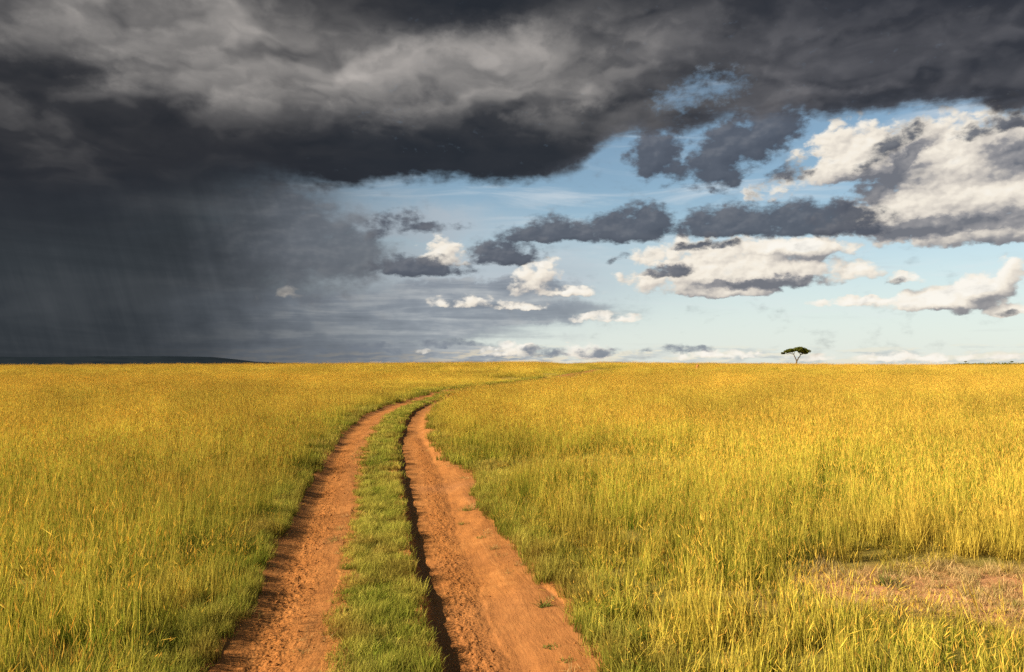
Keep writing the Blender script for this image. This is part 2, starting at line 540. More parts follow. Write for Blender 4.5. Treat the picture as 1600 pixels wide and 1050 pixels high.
def edges(x, y):
    """Signed distances (m): a left of the left rut, b into the strip from its left edge, c right of the strip, d right of the right rut."""
    e = []
    for k, (ys, xs) in enumerate(EDGE):
        wob = 0.17 * (fbm(y * 1.3 + 40 * k, y * 0.0 + k, 60 + k, 4, 0.6) - 0.5)
        e.append(x - (np.interp(y, ys, xs) + wob))
    slope = np.interp(y, EDGE[0][0][1:], np.gradient(EDGE[0][1][1:], EDGE[0][0][1:]))
    c = 1.0 / np.sqrt(1 + slope ** 2)
    return [v * c for v in e]


def sink(x, y):
    """Depth of the ruts below the plain and the track mask."""
    e0, e1, e2, e3 = edges(x, y)
    live = (y < TRACK_END)
    left = (e0 > 0) & (e1 < 0)
    right = (e2 > 0) & (e3 < 0)
    w0 = np.minimum(e0, -e1)
    dep = np.where(left, 0.055 * smoothstep(0.0, 0.30, e0) * smoothstep(0.0, 0.60, -e1), 0.0)
    rid = x - np.interp(y, *RIDGE) - 0.10 * (fbm(y * 2.1, y * 0, 71, 3) - 0.5)
    floor = 0.105 * smoothstep(0.0, 0.10, e2)
    apron = 0.085 * smoothstep(0.0, 0.9, -e3) + 0.012
    rr = np.where(rid < 0, floor, floor + (apron - floor) * smoothstep(-0.16, 0.34, rid + 0.25 * (fbm(x * 3.0, y * 2.0, 73, 3) - 0.5)))
    rr = np.where(y > 26, 0.11 * smoothstep(0.0, 0.12, e2) * smoothstep(0.0, 0.5, -e3) + 0.012, rr)
    dep = np.where(right, rr, dep)
    mask = (left | right) & live
    # chewed tread band along each rut's floor
    tread_l = np.exp(-((e1 + 0.42) / 0.24) ** 2) * left
    tread_r = np.exp(-((rid + 0.25) / 0.20) ** 2) * right * (y < 26)
    tread = np.maximum(tread_l, tread_r)
    return np.where(mask, dep, 0.0), mask, tread * mask, left & live, rid


def height(x, y):
    d, m, t, l, r = sink(x, y)
    z = land(x, y) - d
    lump = fbm(x * 9.0, y * 6.0, 81, 3, 0.6) - 0.5
    clod = np.maximum(fbm(x * 22.0, y * 15.0, 83, 2, 0.6) - 0.52, 0.0)
    z = z + m * 0.011 * lump + t * (0.060 * clod + 0.018 * lump)
    z = z + m * 0.05 * (fbm(x * 2.2, y * 1.2, 87, 4) - 0.5)
    # banks that the strip and the verge stand on
    return z


BARE = [5.15, 7.75]


def bare(x, y):
    """The trampled patch on the right, 0..1."""
    n = fbm(x * 0.9, y * 0.9, 91, 4, 0.6) - 0.5
    dx = (x - BARE[0]) / 2.0
    dy = (y - BARE[1]) / 1.05
    return smoothstep(0.55, -0.55, np.sqrt(dx * dx + dy * dy) - 1.0 + 1.3 * n)


LOWP = on_land(880, 733)


def trodden(x, y):
    """The thinner, lower grass round the bare patch, 0..1."""
    n = fbm(x * 0.7, y * 0.7, 97, 3) - 0.5
    dx = (x - BARE[0]) / 2.0
    dy = (y - BARE[1]) / 1.05
    return smoothstep(2.3, 0.9, np.sqrt(dx * dx + dy * dy) + 1.0 * n)


def lowgrass(x, y):
    """A pale grazed band right of the track's bend."""
    n = fbm(x * 0.4, y * 0.4, 93, 3) - 0.5
    dx = (x - LOWP[0] - 0.6) / 3.6
    dy = (y - LOWP[1]) / 1.5
    return smoothstep(0.3, -0.3, np.sqrt(dx * dx + dy * dy) - 1.0 + 0.8 * n)


# ------------------------------------------------------------------ materials
def new_mat(name):
    m = bpy.data.materials.new(name)
    m.use_nodes = True
    m.node_tree.nodes.clear()
    g = Graph(m.node_tree)
    out = g.n.new('ShaderNodeOutputMaterial')
    return m, g, out


def attr(g, name, kind='GEOMETRY', out='Fac'):
    nd = g.n.new('ShaderNodeAttribute')
    nd.attribute_type = kind
    nd.attribute_name = name
    return Sk(g, nd.outputs[out])


def principled(g, out, color, rough, normal=None, spec=0.3):
    b = g.n.new('ShaderNodeBsdfPrincipled')
    g.put(b.inputs['Base Color'], color)
    g.put(b.inputs['Roughness'], rough)
    b.inputs['Specular IOR Level'].default_value = spec
    if normal is not None:
        g.put(b.inputs['Normal'], normal)
    g.l.new(b.outputs[0], out.inputs['Surface'])
    return b


def bump(g, h, strength, dist, normal=None):
    nd = g.n.new('ShaderNodeBump')
    nd.inputs['Strength'].default_value = strength
    nd.inputs['Distance'].default_value = dist
    g.put(nd.inputs['Height'], h)
    if normal is not None:
        g.put(nd.inputs['Normal'], normal)
    return Sk(g, nd.outputs[0])


def soil_material():
    m, g, out = new_mat("red_soil")
    geo = g.n.new('ShaderNodeNewGeometry')
    p = Sk(g, geo.outputs['Position'])
    big = g.noise(p, 0.9, 4.0, 0.55)
    midn = g.noise(p, 6.0, 5.0, 0.6)
    fine = g.noise(p, 60.0, 4.0, 0.65)
    tread = attr(g, 'tread')
    wet = attr(g, 'packed')
    col = g.ramp((big * 0.5 + midn * 0.5), [(0.30, (0.180, 0.067, 0.018)), (0.5, (0.268, 0.103, 0.027)), (0.72, (0.35, 0.148, 0.043))])
    ac = attr(g, 'across')
    py = g.split(p)[1]
    lines = g.noise(g.xyz(ac * 9.0, py * 0.35, 2.0), 1.0, 5.0, 0.65)
    col = g.mix(g.smooth(lines, 0.46, 0.30) * 0.45, col, (0.20, 0.078, 0.022))
    col = g.mix(g.smooth(lines, 0.56, 0.72) * 0.50, col, (0.40, 0.185, 0.060))
    col = g.mix((tread * 0.35).clamp(), col, (0.31, 0.108, 0.022))
    col = g.mix((wet * 0.6).clamp(), col, (0.24, 0.098, 0.036))
    col = g.mix(g.smooth(fine, 0.60, 0.72) * 0.35, col, (0.19, 0.07, 0.02))
    col = g.mix(g.smooth(fine, 0.42, 0.30) * 0.25, col, (0.52, 0.25, 0.07))
    ps = g.vmath('MULTIPLY', p, (1.0, 0.28, 1.0))
    streak = g.noise(ps, 38.0, 4.0, 0.6)
    h = fine * 0.30 + lines * 0.9 + streak * 0.35 + g.noise(p, 22.0, 4.0, 0.6) * (0.25 + tread * 1.2) + g.voronoi(p, 30.0) * tread * 0.8
    nrm = bump(g, h, 0.75, 0.02)
    principled(g, out, col, 0.95, nrm, 0.1)
    return m


def sward_material():
    """The earth under the grass: litter, stems and red soil."""
    m, g, out = new_mat("grassland_floor")
    geo = g.n.new('ShaderNodeNewGeometry')
    p = Sk(g, geo.outputs['Position'])
    big = g.noise(p, 0.06, 5.0, 0.6)
    midn = g.noise(p, 1.3, 5.0, 0.6)
    fine = g.noise(p, 45.0, 4.0, 0.65)
    bare_a = attr(g, 'bare')
    col = g.ramp(big * 0.5 + midn * 0.5, [(0.3, (0.10, 0.095, 0.018)), (0.5, (0.20, 0.155, 0.030)), (0.7, (0.32, 0.21, 0.045))])
    soil = g.ramp(midn * 0.4 + fine * 0.6, [(0.3, (0.30, 0.130, 0.052)), (0.6, (0.50, 0.245, 0.105)), (0.8, (0.60, 0.36, 0.18))])
    col = g.mix(bare_a, col, soil)
    side = g.ramp(midn * 0.5 + fine * 0.5, [(0.3, (0.22, 0.080, 0.018)), (0.7, (0.40, 0.165, 0.042))])
    col = g.mix(attr(g, 'edge'), col, side)
    nrm = bump(g, fine + g.noise(p, 14.0, 4.0, 0.6) * 0.8, 0.7, 0.03)
    principled(g, out, col, 0.95, nrm, 0.1)
    return m


M_SOIL = soil_material()
M_SWARD = sward_material()


# ------------------------------------------------------------------ props
def tag(o, label=None, cat=None, group=None, kind=None):
    if label: o['label'] = label
    if cat: o['category'] = cat
    if group: o['group'] = group
    if kind: o['kind'] = kind
    return o


def mesh_object(name, verts, faces, mats, parent=None, smooth=True, attrs=None, link=True):
    me = bpy.data.meshes.new(name)
    verts = np.asarray(verts, dtype=np.float32)
    me.vertices.add(len(verts))
    me.vertices.foreach_set('co', verts.ravel())
    faces = np.asarray(faces, dtype=np.int32)
    nf, k = faces.shape
    me.loops.add(nf * k)
    me.loops.foreach_set('vertex_index', faces.ravel())
    me.polygons.add(nf)
    me.polygons.foreach_set('loop_start', np.arange(0, nf * k, k, dtype=np.int32))
    me.polygons.foreach_set('loop_total', np.full(nf, k, dtype=np.int32))
    me.polygons.foreach_set('use_smooth', np.full(nf, smooth, dtype=bool))
    me.update(calc_edges=True)
    for an, av in (attrs or {}).items():
        a = me.attributes.new(an, 'FLOAT', 'POINT')
        a.data.foreach_set('value', np.asarray(av, dtype=np.float32))
    for mt in (mats if isinstance(mats, (list, tuple)) else [mats]):
        me.materials.append(mt)
    me.validate()
    o = bpy.data.objects.new(name, me)
    if link:
        C.objects.link(o)
    if parent is not None:
        o.parent = parent
    return o


# ------------------------------------------------------------------ ground sheet and the two ruts
def build_ground():
    fine = np.radians(np.arange(-44.0, 44.01, 0.11))
    coarse = np.radians(np.arange(48.0, 312.1, 4.0))
    ang = np.concatenate([fine, coarse])
    rad = [1.2]
    while rad[-1] < 60000.0:
        r = rad[-1]
        rad.append(r * (1.0065 if r < 45 else 1.02 if r < 420 else 1.12))
    rad = np.array(rad)
    na, nr = len(ang), len(rad)
    X = rad[:, None] * np.sin(ang)[None, :]
    Y = rad[:, None] * np.cos(ang)[None, :]
    Z = height(X, Y)
    dep, mask, tread, left, rid = sink(X, Y)
    V = np.stack([X, Y, Z], -1).reshape(-1, 3)
    V = np.concatenate([V, [[0.0, 0.0, float(height(np.array([0.0]), np.array([0.01]))[0])]]])
    i = np.arange(nr - 1)[:, None]; j = np.arange(na)[None, :]
    a = i * na + j; b = i * na + (j + 1) % na
    F = np.stack([a, a + na, b + na, b], -1).reshape(-1, 4)
    F = F[:, ::-1]
    hub = len(V) - 1
    j = np.arange(na)
    Fh = np.stack([j, (j + 1) % na, np.full(na, hub), np.full(na, hub)], -1)
    fm = mask.reshape(-1)[F].mean(1) > 0.5
    fl = left.reshape(-1)[F].mean(1) > 0.5
    ba = np.append(bare(X, Y).ravel(), 0)
    ed = np.append(smoothstep(0.30, 0.05, np.abs(np.stack(edges(X, Y))).min(0).ravel()) * (Y < TRACK_END).ravel(), 0)
    packed = smoothstep(0.6, 0.75, fbm(X * 0.5, Y * 0.35, 95, 3))
    packed = np.maximum(packed * 0.5, np.exp(-(((X - on_land(690, 755)[0]) / 0.8) ** 2 + ((Y - on_land(690, 755)[1]) / 0.5) ** 2)))
    packed = np.append(packed.ravel(), 0)
    tr = np.append(tread.ravel(), 0)
    ee = edges(X, Y)
    acr = np.append(np.where(left, ee[0], ee[2] + 3.0).ravel(), 0)

    def part(name, Fs, mat, attrs):
        used = np.unique(Fs)
        remap = np.full(len(V), -1)
        remap[used] = np.arange(len(used))
        return mesh_object(name, V[used], remap[Fs], mat, attrs={k: v[used] for k, v in attrs.items()})
    tri = [list(f[:3]) for f in Fh]
    og = part('ground', F[~fm], M_SWARD, {'bare': ba, 'edge': ed})
    bm = bmesh.new()
    bm.from_mesh(og.data)
    bm.verts.ensure_lookup_table()
    inner = bm.verts[:na]
    c = bm.verts.new(V[-1])
    rim = [e for e in bm.edges if e.is_boundary and all(v.co.x ** 2 + v.co.y ** 2 < 1.25 ** 2 for v in e.verts)]
    for e in rim:
        f = bm.faces.new((e.verts[0], e.verts[1], c))
        f.normal_update()
        if f.normal.z < 0:
            f.normal_flip()
    bm.to_mesh(og.data)
    bm.free()
    tag(og, 'flat savanna plain under golden grass reaching to the horizon', 'ground', kind='structure')
    ol = part('dirt_track', F[fm & fl], M_SOIL, {'tread': tr, 'packed': packed, 'across': acr})
    tag(ol, 'left red earth wheel rut of the dirt track, beside the left field', 'track', kind='structure')
    orr = part('dirt_track', F[fm & ~fl], M_SOIL, {'tread': tr, 'packed': packed, 'across': acr})
    tag(orr, 'wider right red earth wheel rut with a sandy apron', 'track', kind='structure')


build_ground()


# ------------------------------------------------------------------ grass
def grass_material(name, green, gold, seed, trans=0.35):
    m, g, out = new_mat(name)
    t = attr(g, 't')                      # 0 root .. 1 tip
    r = attr(g, 'r')                      # one number per blade
    k = attr(g, 'k')                      # 1 on seed heads
    tint = attr(g, 'tint', 'INSTANCER')   # 0 green .. 1 golden
    warm = attr(g, 'warm', 'INSTANCER')   # reddish patches
    lum = attr(g, 'lum', 'INSTANCER')
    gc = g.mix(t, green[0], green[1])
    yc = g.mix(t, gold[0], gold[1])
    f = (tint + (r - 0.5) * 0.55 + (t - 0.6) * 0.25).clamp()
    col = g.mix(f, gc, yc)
    col = g.mix((warm * 0.55).clamp(), col, g.mix(t, (0.25, 0.10, 0.02), seed))
    sc = g.mix(r, seed, (0.60, 0.445, 0.072))
    col = g.mix(k, col, sc)
    r2 = g.math('FRACT', r * 7.31)
    col = g.vmath('SCALE', col, scale=(r2 * 0.8 + 0.6) * lum)
    d = g.n.new('ShaderNodeBsdfDiffuse')
    tr = g.n.new('ShaderNodeBsdfTranslucent')
    g.put(d.inputs['Color'], col)
    g.put(tr.inputs['Color'], col)
    mx = g.n.new('ShaderNodeMixShader')
    mx.inputs[0].default_value = trans
    g.l.new(d.outputs[0], mx.inputs[1])
    g.l.new(tr.outputs[0], mx.inputs[2])
    g.l.new(mx.outputs[0], out.inputs['Surface'])
    return m


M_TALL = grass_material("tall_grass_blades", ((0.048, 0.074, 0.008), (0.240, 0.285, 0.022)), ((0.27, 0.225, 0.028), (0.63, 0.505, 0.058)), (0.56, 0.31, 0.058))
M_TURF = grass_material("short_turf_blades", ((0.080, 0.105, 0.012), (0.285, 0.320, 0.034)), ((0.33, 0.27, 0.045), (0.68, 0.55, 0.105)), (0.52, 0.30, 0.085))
M_DRY = grass_material("dry_stubble_blades", ((0.10, 0.11, 0.03), (0.26, 0.26, 0.06)), ((0.46, 0.28, 0.11), (0.74, 0.52, 0.24)), (0.60, 0.31, 0.13))


class Tuft:
    def __init__(self):
        self.v = []; self.f = []; self.t = []; self.r = []; self.k = []

    def blade(self, x, y, h, w, az, lean, curl, segs, r, t0=0.0, t1=1.0, z0=0.0, k=0.0):
        """A ribbon that leaves the ground upright and bends over towards az."""
        ca, sa = math.cos(az), math.sin(az)
        fa = az + rng.uniform(-1.2, 1.2)                    # which way the flat side looks
        wx, wy = -math.sin(fa), math.cos(fa)
        b = len(self.v)
        px, pz = 0.0, z0
        a = lean
        st = h / segs
        for i in range(segs + 1):
            s = i / segs
            ww = w * (1.0 - s ** 1.6) * 0.5 + w * 0.04
            self.v.append((x + ca * px - wx * ww, y + sa * px - wy * ww, pz))
            self.v.append((x + ca * px + wx * ww, y + sa * px + wy * ww, pz))
            for _ in range(2):
                self.t.append(t0 + (t1 - t0) * s); self.r.append(r); self.k.append(k)
            if i < segs:
                q = b + 2 * i
                self.f.append((q, q + 1, q + 3, q + 2))
            px += math.sin(a) * st
            pz += math.cos(a) * st
            a += curl / segs
        return x + ca * px, y + sa * px, pz, a

    def head(self, x, y, z, ln, w, az, a, r):
        """A seed head: two crossed slim leaf shapes."""
        ca, sa = math.cos(az), math.sin(az)
        for q in range(2):
            if q == 0:
                wx, wy, wz = -sa, ca, 0.0
            else:
                wx, wy, wz = ca * math.cos(a), sa * math.cos(a), -math.sin(a)
            b = len(self.v)
            for s, ww in ((0.0, 0.15), (0.35, 1.0), (1.0, 0.1)):
                cx = x + ca * math.sin(a) * ln * s; cy = y + sa * math.sin(a) * ln * s; cz = z + math.cos(a) * ln * s
                for sg in (-1, 1):
                    self.v.append((cx + sg * wx * w * ww * 0.5, cy + sg * wy * w * ww * 0.5, cz + sg * wz * w * ww * 0.5))
                    self.t.append(0.95); self.r.append(r); self.k.append(1.0)
            self.f += [(b, b + 1, b + 3, b + 2), (b + 2, b + 3, b + 5, b + 4)]

    def build(self, name, mat):
        return mesh_object(name, self.v, self.f, mat, attrs={'t': self.t, 'r': self.r, 'k': self.k}, link=False, smooth=False)


def disc(rad):
    a = rng.uniform(0, 2 * math.pi); q = rad * math.sqrt(rng.uniform(0, 1))
    return q * math.cos(a), q * math.sin(a)


def tall_tuft(rad, n, nseed, hgt, w, segs, slack=1.0):
    T = Tuft()
    for _ in range(n):                                     # leaves
        x, y = disc(rad)
        h = hgt * rng.uniform(0.30, 0.85)
        T.blade(x, y, h, w * rng.uniform(0.7, 1.25), rng.uniform(0, 6.283), slack * abs(rng.normal(0, 0.17)), slack * rng.uniform(0.0, 0.7), segs, rng.uniform(), 0, h / hgt)
    for _ in range(nseed):                                 # flowering stems
        x, y = disc(rad)
        h = hgt * rng.uniform(0.75, 1.45)
        az = rng.uniform(0, 6.283)
        r = rng.uniform()
        ex, ey, ez, ea = T.blade(x, y, h, w * 0.62, az, slack * abs(rng.normal(0, 0.10)), slack * rng.uniform(0.0, 0.32), segs, 0.5 + 0.5 * r, 0.3, 1.0, k=0.5)
        if r < 0.6:
            T.head(ex, ey, ez - 0.02, hgt * rng.uniform(0.12, 0.26), w * rng.uniform(0.6, 1.05), az, ea + rng.uniform(-0.1, 0.3), rng.uniform())
    return T


def turf_tuft(rad, n, hgt, w, segs):
    T = Tuft()
    for _ in range(n):
        x, y = disc(rad)
        h = hgt * rng.uniform(0.5, 1.15)
        T.blade(x, y, h, w * rng.uniform(0.7, 1.2), rng.uniform(0, 6.283), abs(rng.normal(0.25, 0.25)), rng.uniform(0.2, 1.3), segs, rng.uniform(), 0, min(1.0, h / hgt))
    return T


def scatter_tree(name, tufts):
    """Geometry nodes: one tuft on every point; the tuft shape, turn and size are stored on the point."""
    t = bpy.data.node_groups.new(name, 'GeometryNodeTree')
    t.interface.new_socket('Geometry', in_out='INPUT', socket_type='NodeSocketGeometry')
    t.interface.new_socket('Geometry', in_out='OUTPUT', socket_type='NodeSocketGeometry')
    n, l = t.nodes, t.links
    gi = n.new('NodeGroupInput'); go = n.new('NodeGroupOutput')
    join = n.new('GeometryNodeJoinGeometry')
    for o in tufts:
        oi = n.new('GeometryNodeObjectInfo')
        oi.inputs['Object'].default_value = o
        oi.inputs['As Instance'].default_value = False
        gt = n.new('GeometryNodeGeometryToInstance')
        l.new(oi.outputs['Geometry'], gt.inputs[0])
        l.new(gt.outputs[0], join.inputs[0])
    m2p = n.new('GeometryNodeMeshToPoints')
    iop = n.new('GeometryNodeInstanceOnPoints')
    iop.inputs['Pick Instance'].default_value = True

    def na(nm, ty):
        a = n.new('GeometryNodeInputNamedAttribute')
        a.data_type = ty
        a.inputs['Name'].default_value = nm
        return a.outputs['Attribute']
    e2r = n.new('FunctionNodeEulerToRotation')
    l.new(na('turn', 'FLOAT_VECTOR'), e2r.inputs[0])
    l.new(gi.outputs[0], m2p.inputs['Mesh'])
    l.new(m2p.outputs[0], iop.inputs['Points'])
    l.new(join.outputs[0], iop.inputs['Instance'])
    l.new(na('shape', 'INT'), iop.inputs['Instance Index'])
    l.new(e2r.outputs[0], iop.inputs['Rotation'])
    l.new(na('size', 'FLOAT_VECTOR'), iop.inputs['Scale'])
    l.new(iop.outputs[0], go.inputs[0])
    return t


def scatter(name, tufts, pts, size, tint, warm, lum, label, cat, tilt=0.10):
    n = len(pts)
    me = bpy.data.meshes.new(name)
    me.vertices.add(n)
    me.vertices.foreach_set('co', np.asarray(pts, np.float32).ravel())

    def add(nm, ty, prop, val):
        a = me.attributes.new(nm, ty, 'POINT')
        a.data.foreach_set(prop, np.asarray(val).ravel())
    turn = np.stack([rng.normal(0, tilt, n), rng.normal(0, tilt, n), rng.uniform(0, 2 * math.pi, n)], -1).astype(np.float32)
    add('turn', 'FLOAT_VECTOR', 'vector', turn)
    add('size', 'FLOAT_VECTOR', 'vector', np.asarray(size, np.float32))
    add('shape', 'INT', 'value', rng.integers(0, len(tufts), n).astype(np.int32))
    add('tint', 'FLOAT', 'value', np.asarray(tint, np.float32))
    add('warm', 'FLOAT', 'value', np.asarray(warm, np.float32))
    add('lum', 'FLOAT', 'value', np.asarray(lum, np.float32))
    o = bpy.data.objects.new(name, me)
    C.objects.link(o)
    md = o.modifiers.new('scatter', 'NODES')
    md.node_group = scatter_tree(name + '_scatter', tufts)
    tag(o, label, cat, kind='stuff')
    return o


def fan(r0, r1, per_m2, half=47.0):
    """Random points in a fan ahead of the camera."""
    h = math.radians(half)
    area = h * (r1 * r1 - r0 * r0)
    n = int(area * per_m2)
    r = np.sqrt(rng.uniform(r0 * r0, r1 * r1, n))
    a = rng.uniform(-h, h, n)
    return r * np.sin(a), r * np.cos(a)


# colour patches of the field
def field_tint(x, y):
    d = np.hypot(x, y)
    big = fbm(x / 11.0, y / 16.0, 101, 4, 0.55) - 0.5
    mid = fbm(x / 2.2, y / 2.6, 103, 4, 0.55) - 0.5
    t = 0.31 + 0.09 * (x < 0) + 2.7 * big + 1.1 * mid + 0.30 * smoothstep(25, 110, d)
    e = edges(x, y)
    side = np.where(x < np.interp(y, EDGE[1][0], EDGE[1][1]), -e[0], e[3])
    t = t - 0.35 * smoothstep(3.0, 0.3, side) * (y < 90)
    # greener belt right of the bare patch's far side
    t = t - 0.60 * np.exp(-((y - 11.0) / 2.6) ** 2) * smoothstep(1.5, 4.0, x) - 0.18 * smoothstep(0.5, 1.5, x) * smoothstep(16.0, 9.0, y)
    warm = smoothstep(0.0, 0.25, fbm(x / 2.6 + 7, y / 3.6, 107, 4, 0.6) - 0.5) * 0.9
    warm = np.maximum(warm, 0.6 * np.exp(-(((x - 1.75) / 0.9) ** 2 + ((y - 6.6) / 1.6) ** 2)))
    warm = warm + 0.20 * smoothstep(45, 140, d) * (0.5 + fbm(x / 30.0, y / 40.0, 109, 3))
    warm = warm + 0.25 * smoothstep(-4, -20, x) * smoothstep(15, 50, d) * smoothstep(200, 80, d)
    return np.clip(t, 0, 1), np.clip(warm, 0, 1), side


def build_grass():
    lods = [  # r0, r1, tuft radius, leaves, stems, blade width, segments, tufts per m2
        (2.6, 15.0, 0.13, 32, 20, 0.0062, 4, 30.0),
        (15.0, 38.0, 0.28, 66, 40, 0.0105, 3, 9.5),
        (38.0, 105.0, 0.75, 210, 110, 0.0145, 2, 1.8),
        (105.0, 420.0, 2.0, 300, 180, 0.036, 2, 0.20)]
    for li, (r0, r1, rad, nl, ns, w, segs, per) in enumerate(lods):
        tufts = [tall_tuft(rad, int(nl * fl), int(ns * fs), 0.45 * fh, w, segs, sl).build('tall_grass_tuft', M_TALL)
                 for fl, fs, fh, sl in ((1, 1, 1, 1), (1.1, .8, .95, 1.3), (1.3, .35, .85, 1.2), (.8, 1.2, 1.1, .8), (.7, 1.0, 1.25, 1.0), (1.2, .5, .8, 1.5), (.9, 1.1, 1.0, 1.0), (.6, .7, 1.1, 1.6))]
        x, y = fan(r0, r1, per)
        e = edges(x, y)
        tint, warm, side = field_tint(x, y)
        inside = (e[0] > -rad * 0.35) & (e[3] < rad * 0.35) & (y < TRACK_END)
        b = bare(x, y)
        lg = lowgrass(x, y)
        keep = ~inside & (rng.uniform(size=len(x)) < 0.05 + 1.75 * fbm(x / 0.75, y / 0.75, 115, 3, 0.6)) & (rng.uniform(size=len(x)) > b * 1.15) & (rng.uniform(size=len(x)) > lg * 0.75)
        # the left verge is cropped short and thin
        left = e[0] < 0
        verge = smoothstep(0.08, 0.72, side + 0.5 * (fbm(x * 1.1, y * 1.1, 111, 3) - 0.5))
        keep &= ~(left & (rng.uniform(size=len(x)) > 0.12 + verge) & (y < 60))
        x, y, tint, warm, side, left, verge, lg, b = (q[keep] for q in (x, y, tint, warm, side, left, verge, lg, b))
        clump = fbm(x / 0.8, y / 0.8, 113, 3, 0.6)
        hs = 0.30 + 1.35 * clump + rng.normal(0, 0.10, len(x))
        hs = hs * np.where(left, 0.42 + 0.58 * verge, 0.38 + 0.62 * smoothstep(0.0, 1.2, side))
        hs = hs * (1 - 0.60 * smoothstep(40.0, 75.0, y) * smoothstep(9.0, 1.0, np.abs(side)))
        hs = hs * (1 - 0.5 * lg) * (1 - 0.65 * b) * (1 - 0.48 * trodden(x, y))
        tint = tint + 0.15 * trodden(x, y)
        hs = hs * (1 - 0.40 * smoothstep(7.6, 6.2, y) * smoothstep(2.2, 3.4, x))
        tint = np.maximum(tint, 0.75 * lg)
        ws = rng.uniform(0.85, 1.2, len(x))
        tint = np.clip(tint - 0.25 * np.where(left, 1 - verge, 0) + rng.normal(0, 0.10, len(x)), 0, 1)
        lum = np.clip(rng.normal(1.0, 0.14, len(x)) - 0.05 + 1.1 * (fbm(x / 4.0 + 3, y / 6.0, 117, 4, 0.6) - 0.5), 0.55, 1.45)
        z = height(x, y) - 0.015
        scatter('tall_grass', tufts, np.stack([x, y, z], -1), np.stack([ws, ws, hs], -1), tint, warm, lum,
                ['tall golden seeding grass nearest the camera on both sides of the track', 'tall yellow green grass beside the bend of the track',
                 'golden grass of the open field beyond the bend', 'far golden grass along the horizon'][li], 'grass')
    # short turf: centre strip, left verge, edges of the right field
    for li, (r0, r1, rad, n, w, segs, per) in enumerate([(2.6, 16.0, 0.09, 52, 0.0048, 3, 130.0), (16.0, 45.0, 0.20, 80, 0.010, 2, 22.0), (45.0, 120.0, 0.45, 90, 0.024, 2, 4.0)]):
        tufts = [turf_tuft(rad, n, 0.125, w, segs).build('short_turf_tuft', M_TURF) for _ in range(6)]
        x, y = fan(r0, r1, per)
        e = edges(x, y)
        strip = (e[1] > 0.03) & (e[2] < -0.02)
        vl = (e[0] < -0.02) & (e[0] > -1.5)
        vr = (e[3] > -0.06) & (e[3] < 0.5)
        b = bare(x, y)
        lg = lowgrass(x, y) * (e[3] > 0.1)
        ramp = smoothstep(0.0, 0.22, e[1])
        keep = (strip & (rng.uniform(size=len(x)) < (0.2 + ramp) * (0.35 + 1.1 * fbm(x * 4.0, y * 3.0, 127, 3)))) | vl | (vr & (rng.uniform(size=len(x)) < 0.5)) | (rng.uniform(size=len(x)) < lg * 0.6)
        keep &= (y < TRACK_END)
        x, y, strip, vl, e1, e2, lg = (q[keep] for q in (x, y, strip, vl, e[1], e[2], lg))
        hs = 0.25 + 1.35 * fbm(x * 3.0, y * 3.0, 121, 3, 0.6) + rng.normal(0, 0.15, len(x))
        hs = hs * np.where(strip, 0.55 + 0.55 * smoothstep(0.0, 0.4, e1), 1.6)
        tint = np.where(strip, 0.60 - 0.16 * smoothstep(0.0, 0.6, e1), 0.36) + 1.2 * (fbm(x * 2.2, y * 1.8, 123, 4) - 0.5) + rng.normal(0, 0.20, len(x)) + 0.6 * lg
        warm = np.clip((fbm(x * 2.6, y * 2.6, 125, 3) - np.where(strip, 0.50, 0.44)) * 3.0, 0, 0.8)
        lum = np.clip(rng.normal(0.82, 0.18, len(x)) - 0.06 * ~strip, 0.6, 1.4)
        z = height(x, y) - 0.006
        scatter('short_turf', tufts, np.stack([x, y, z], -1), np.stack([np.ones(len(x)), np.ones(len(x)), hs], -1), np.clip(tint, 0, 1), warm, lum,
                ['short green turf on the strip between the ruts, nearest the camera', 'short green turf on the strip through the bend', 'short green turf along the far end of the track'][li], 'grass', tilt=0.16)
    # dry stubble on the bare patch and thin stray blades at the track's edges
    tufts = [turf_tuft(0.07, 20, 0.12, 0.0048, 3).build('dry_stubble_tuft', M_DRY) for _ in range(6)]
    x, y = fan(2.6, 24.0, 120.0)
    e = edges(x, y)
    b = bare(x, y)
    u = rng.uniform(size=len(x))
    dapple = fbm(x * 2.2, y * 2.2, 131, 3)
    edge_in = ((e[3] > -0.35) & (e[3] < 0.1)) | ((e[1] > -0.22) & (e[1] < 0.05)) | ((e[0] > -0.1) & (e[0] < 0.10))
    keep = (u < b * (0.50 + smoothstep(0.34, 0.56, dapple))) | (edge_in & (u < 0.20 * smoothstep(0.5, 0.62, dapple)) & (y < 22))
    x, y, b = x[keep], y[keep], b[keep]
    tint = np.where(b > 0.2, 0.62, 0.40) + rng.normal(0, 0.25, len(x))
    hs = rng.uniform(0.5, 1.15, len(x)) * np.where(b > 0.2, 1.0, 0.5)
    scatter('dry_stubble', tufts, np.stack([x, y, height(x, y) - 0.004], -1), np.stack([np.ones(len(x)), np.ones(len(x)), hs], -1), np.clip(tint, 0, 1),
            np.clip(rng.normal(0.25, 0.2, len(x)), 0, 1), np.clip(rng.normal(1.0, 0.12, len(x)), 0.6, 1.4),
            'dry reddish stubble on the trampled bare patch', 'grass', tilt=0.2)


build_grass()


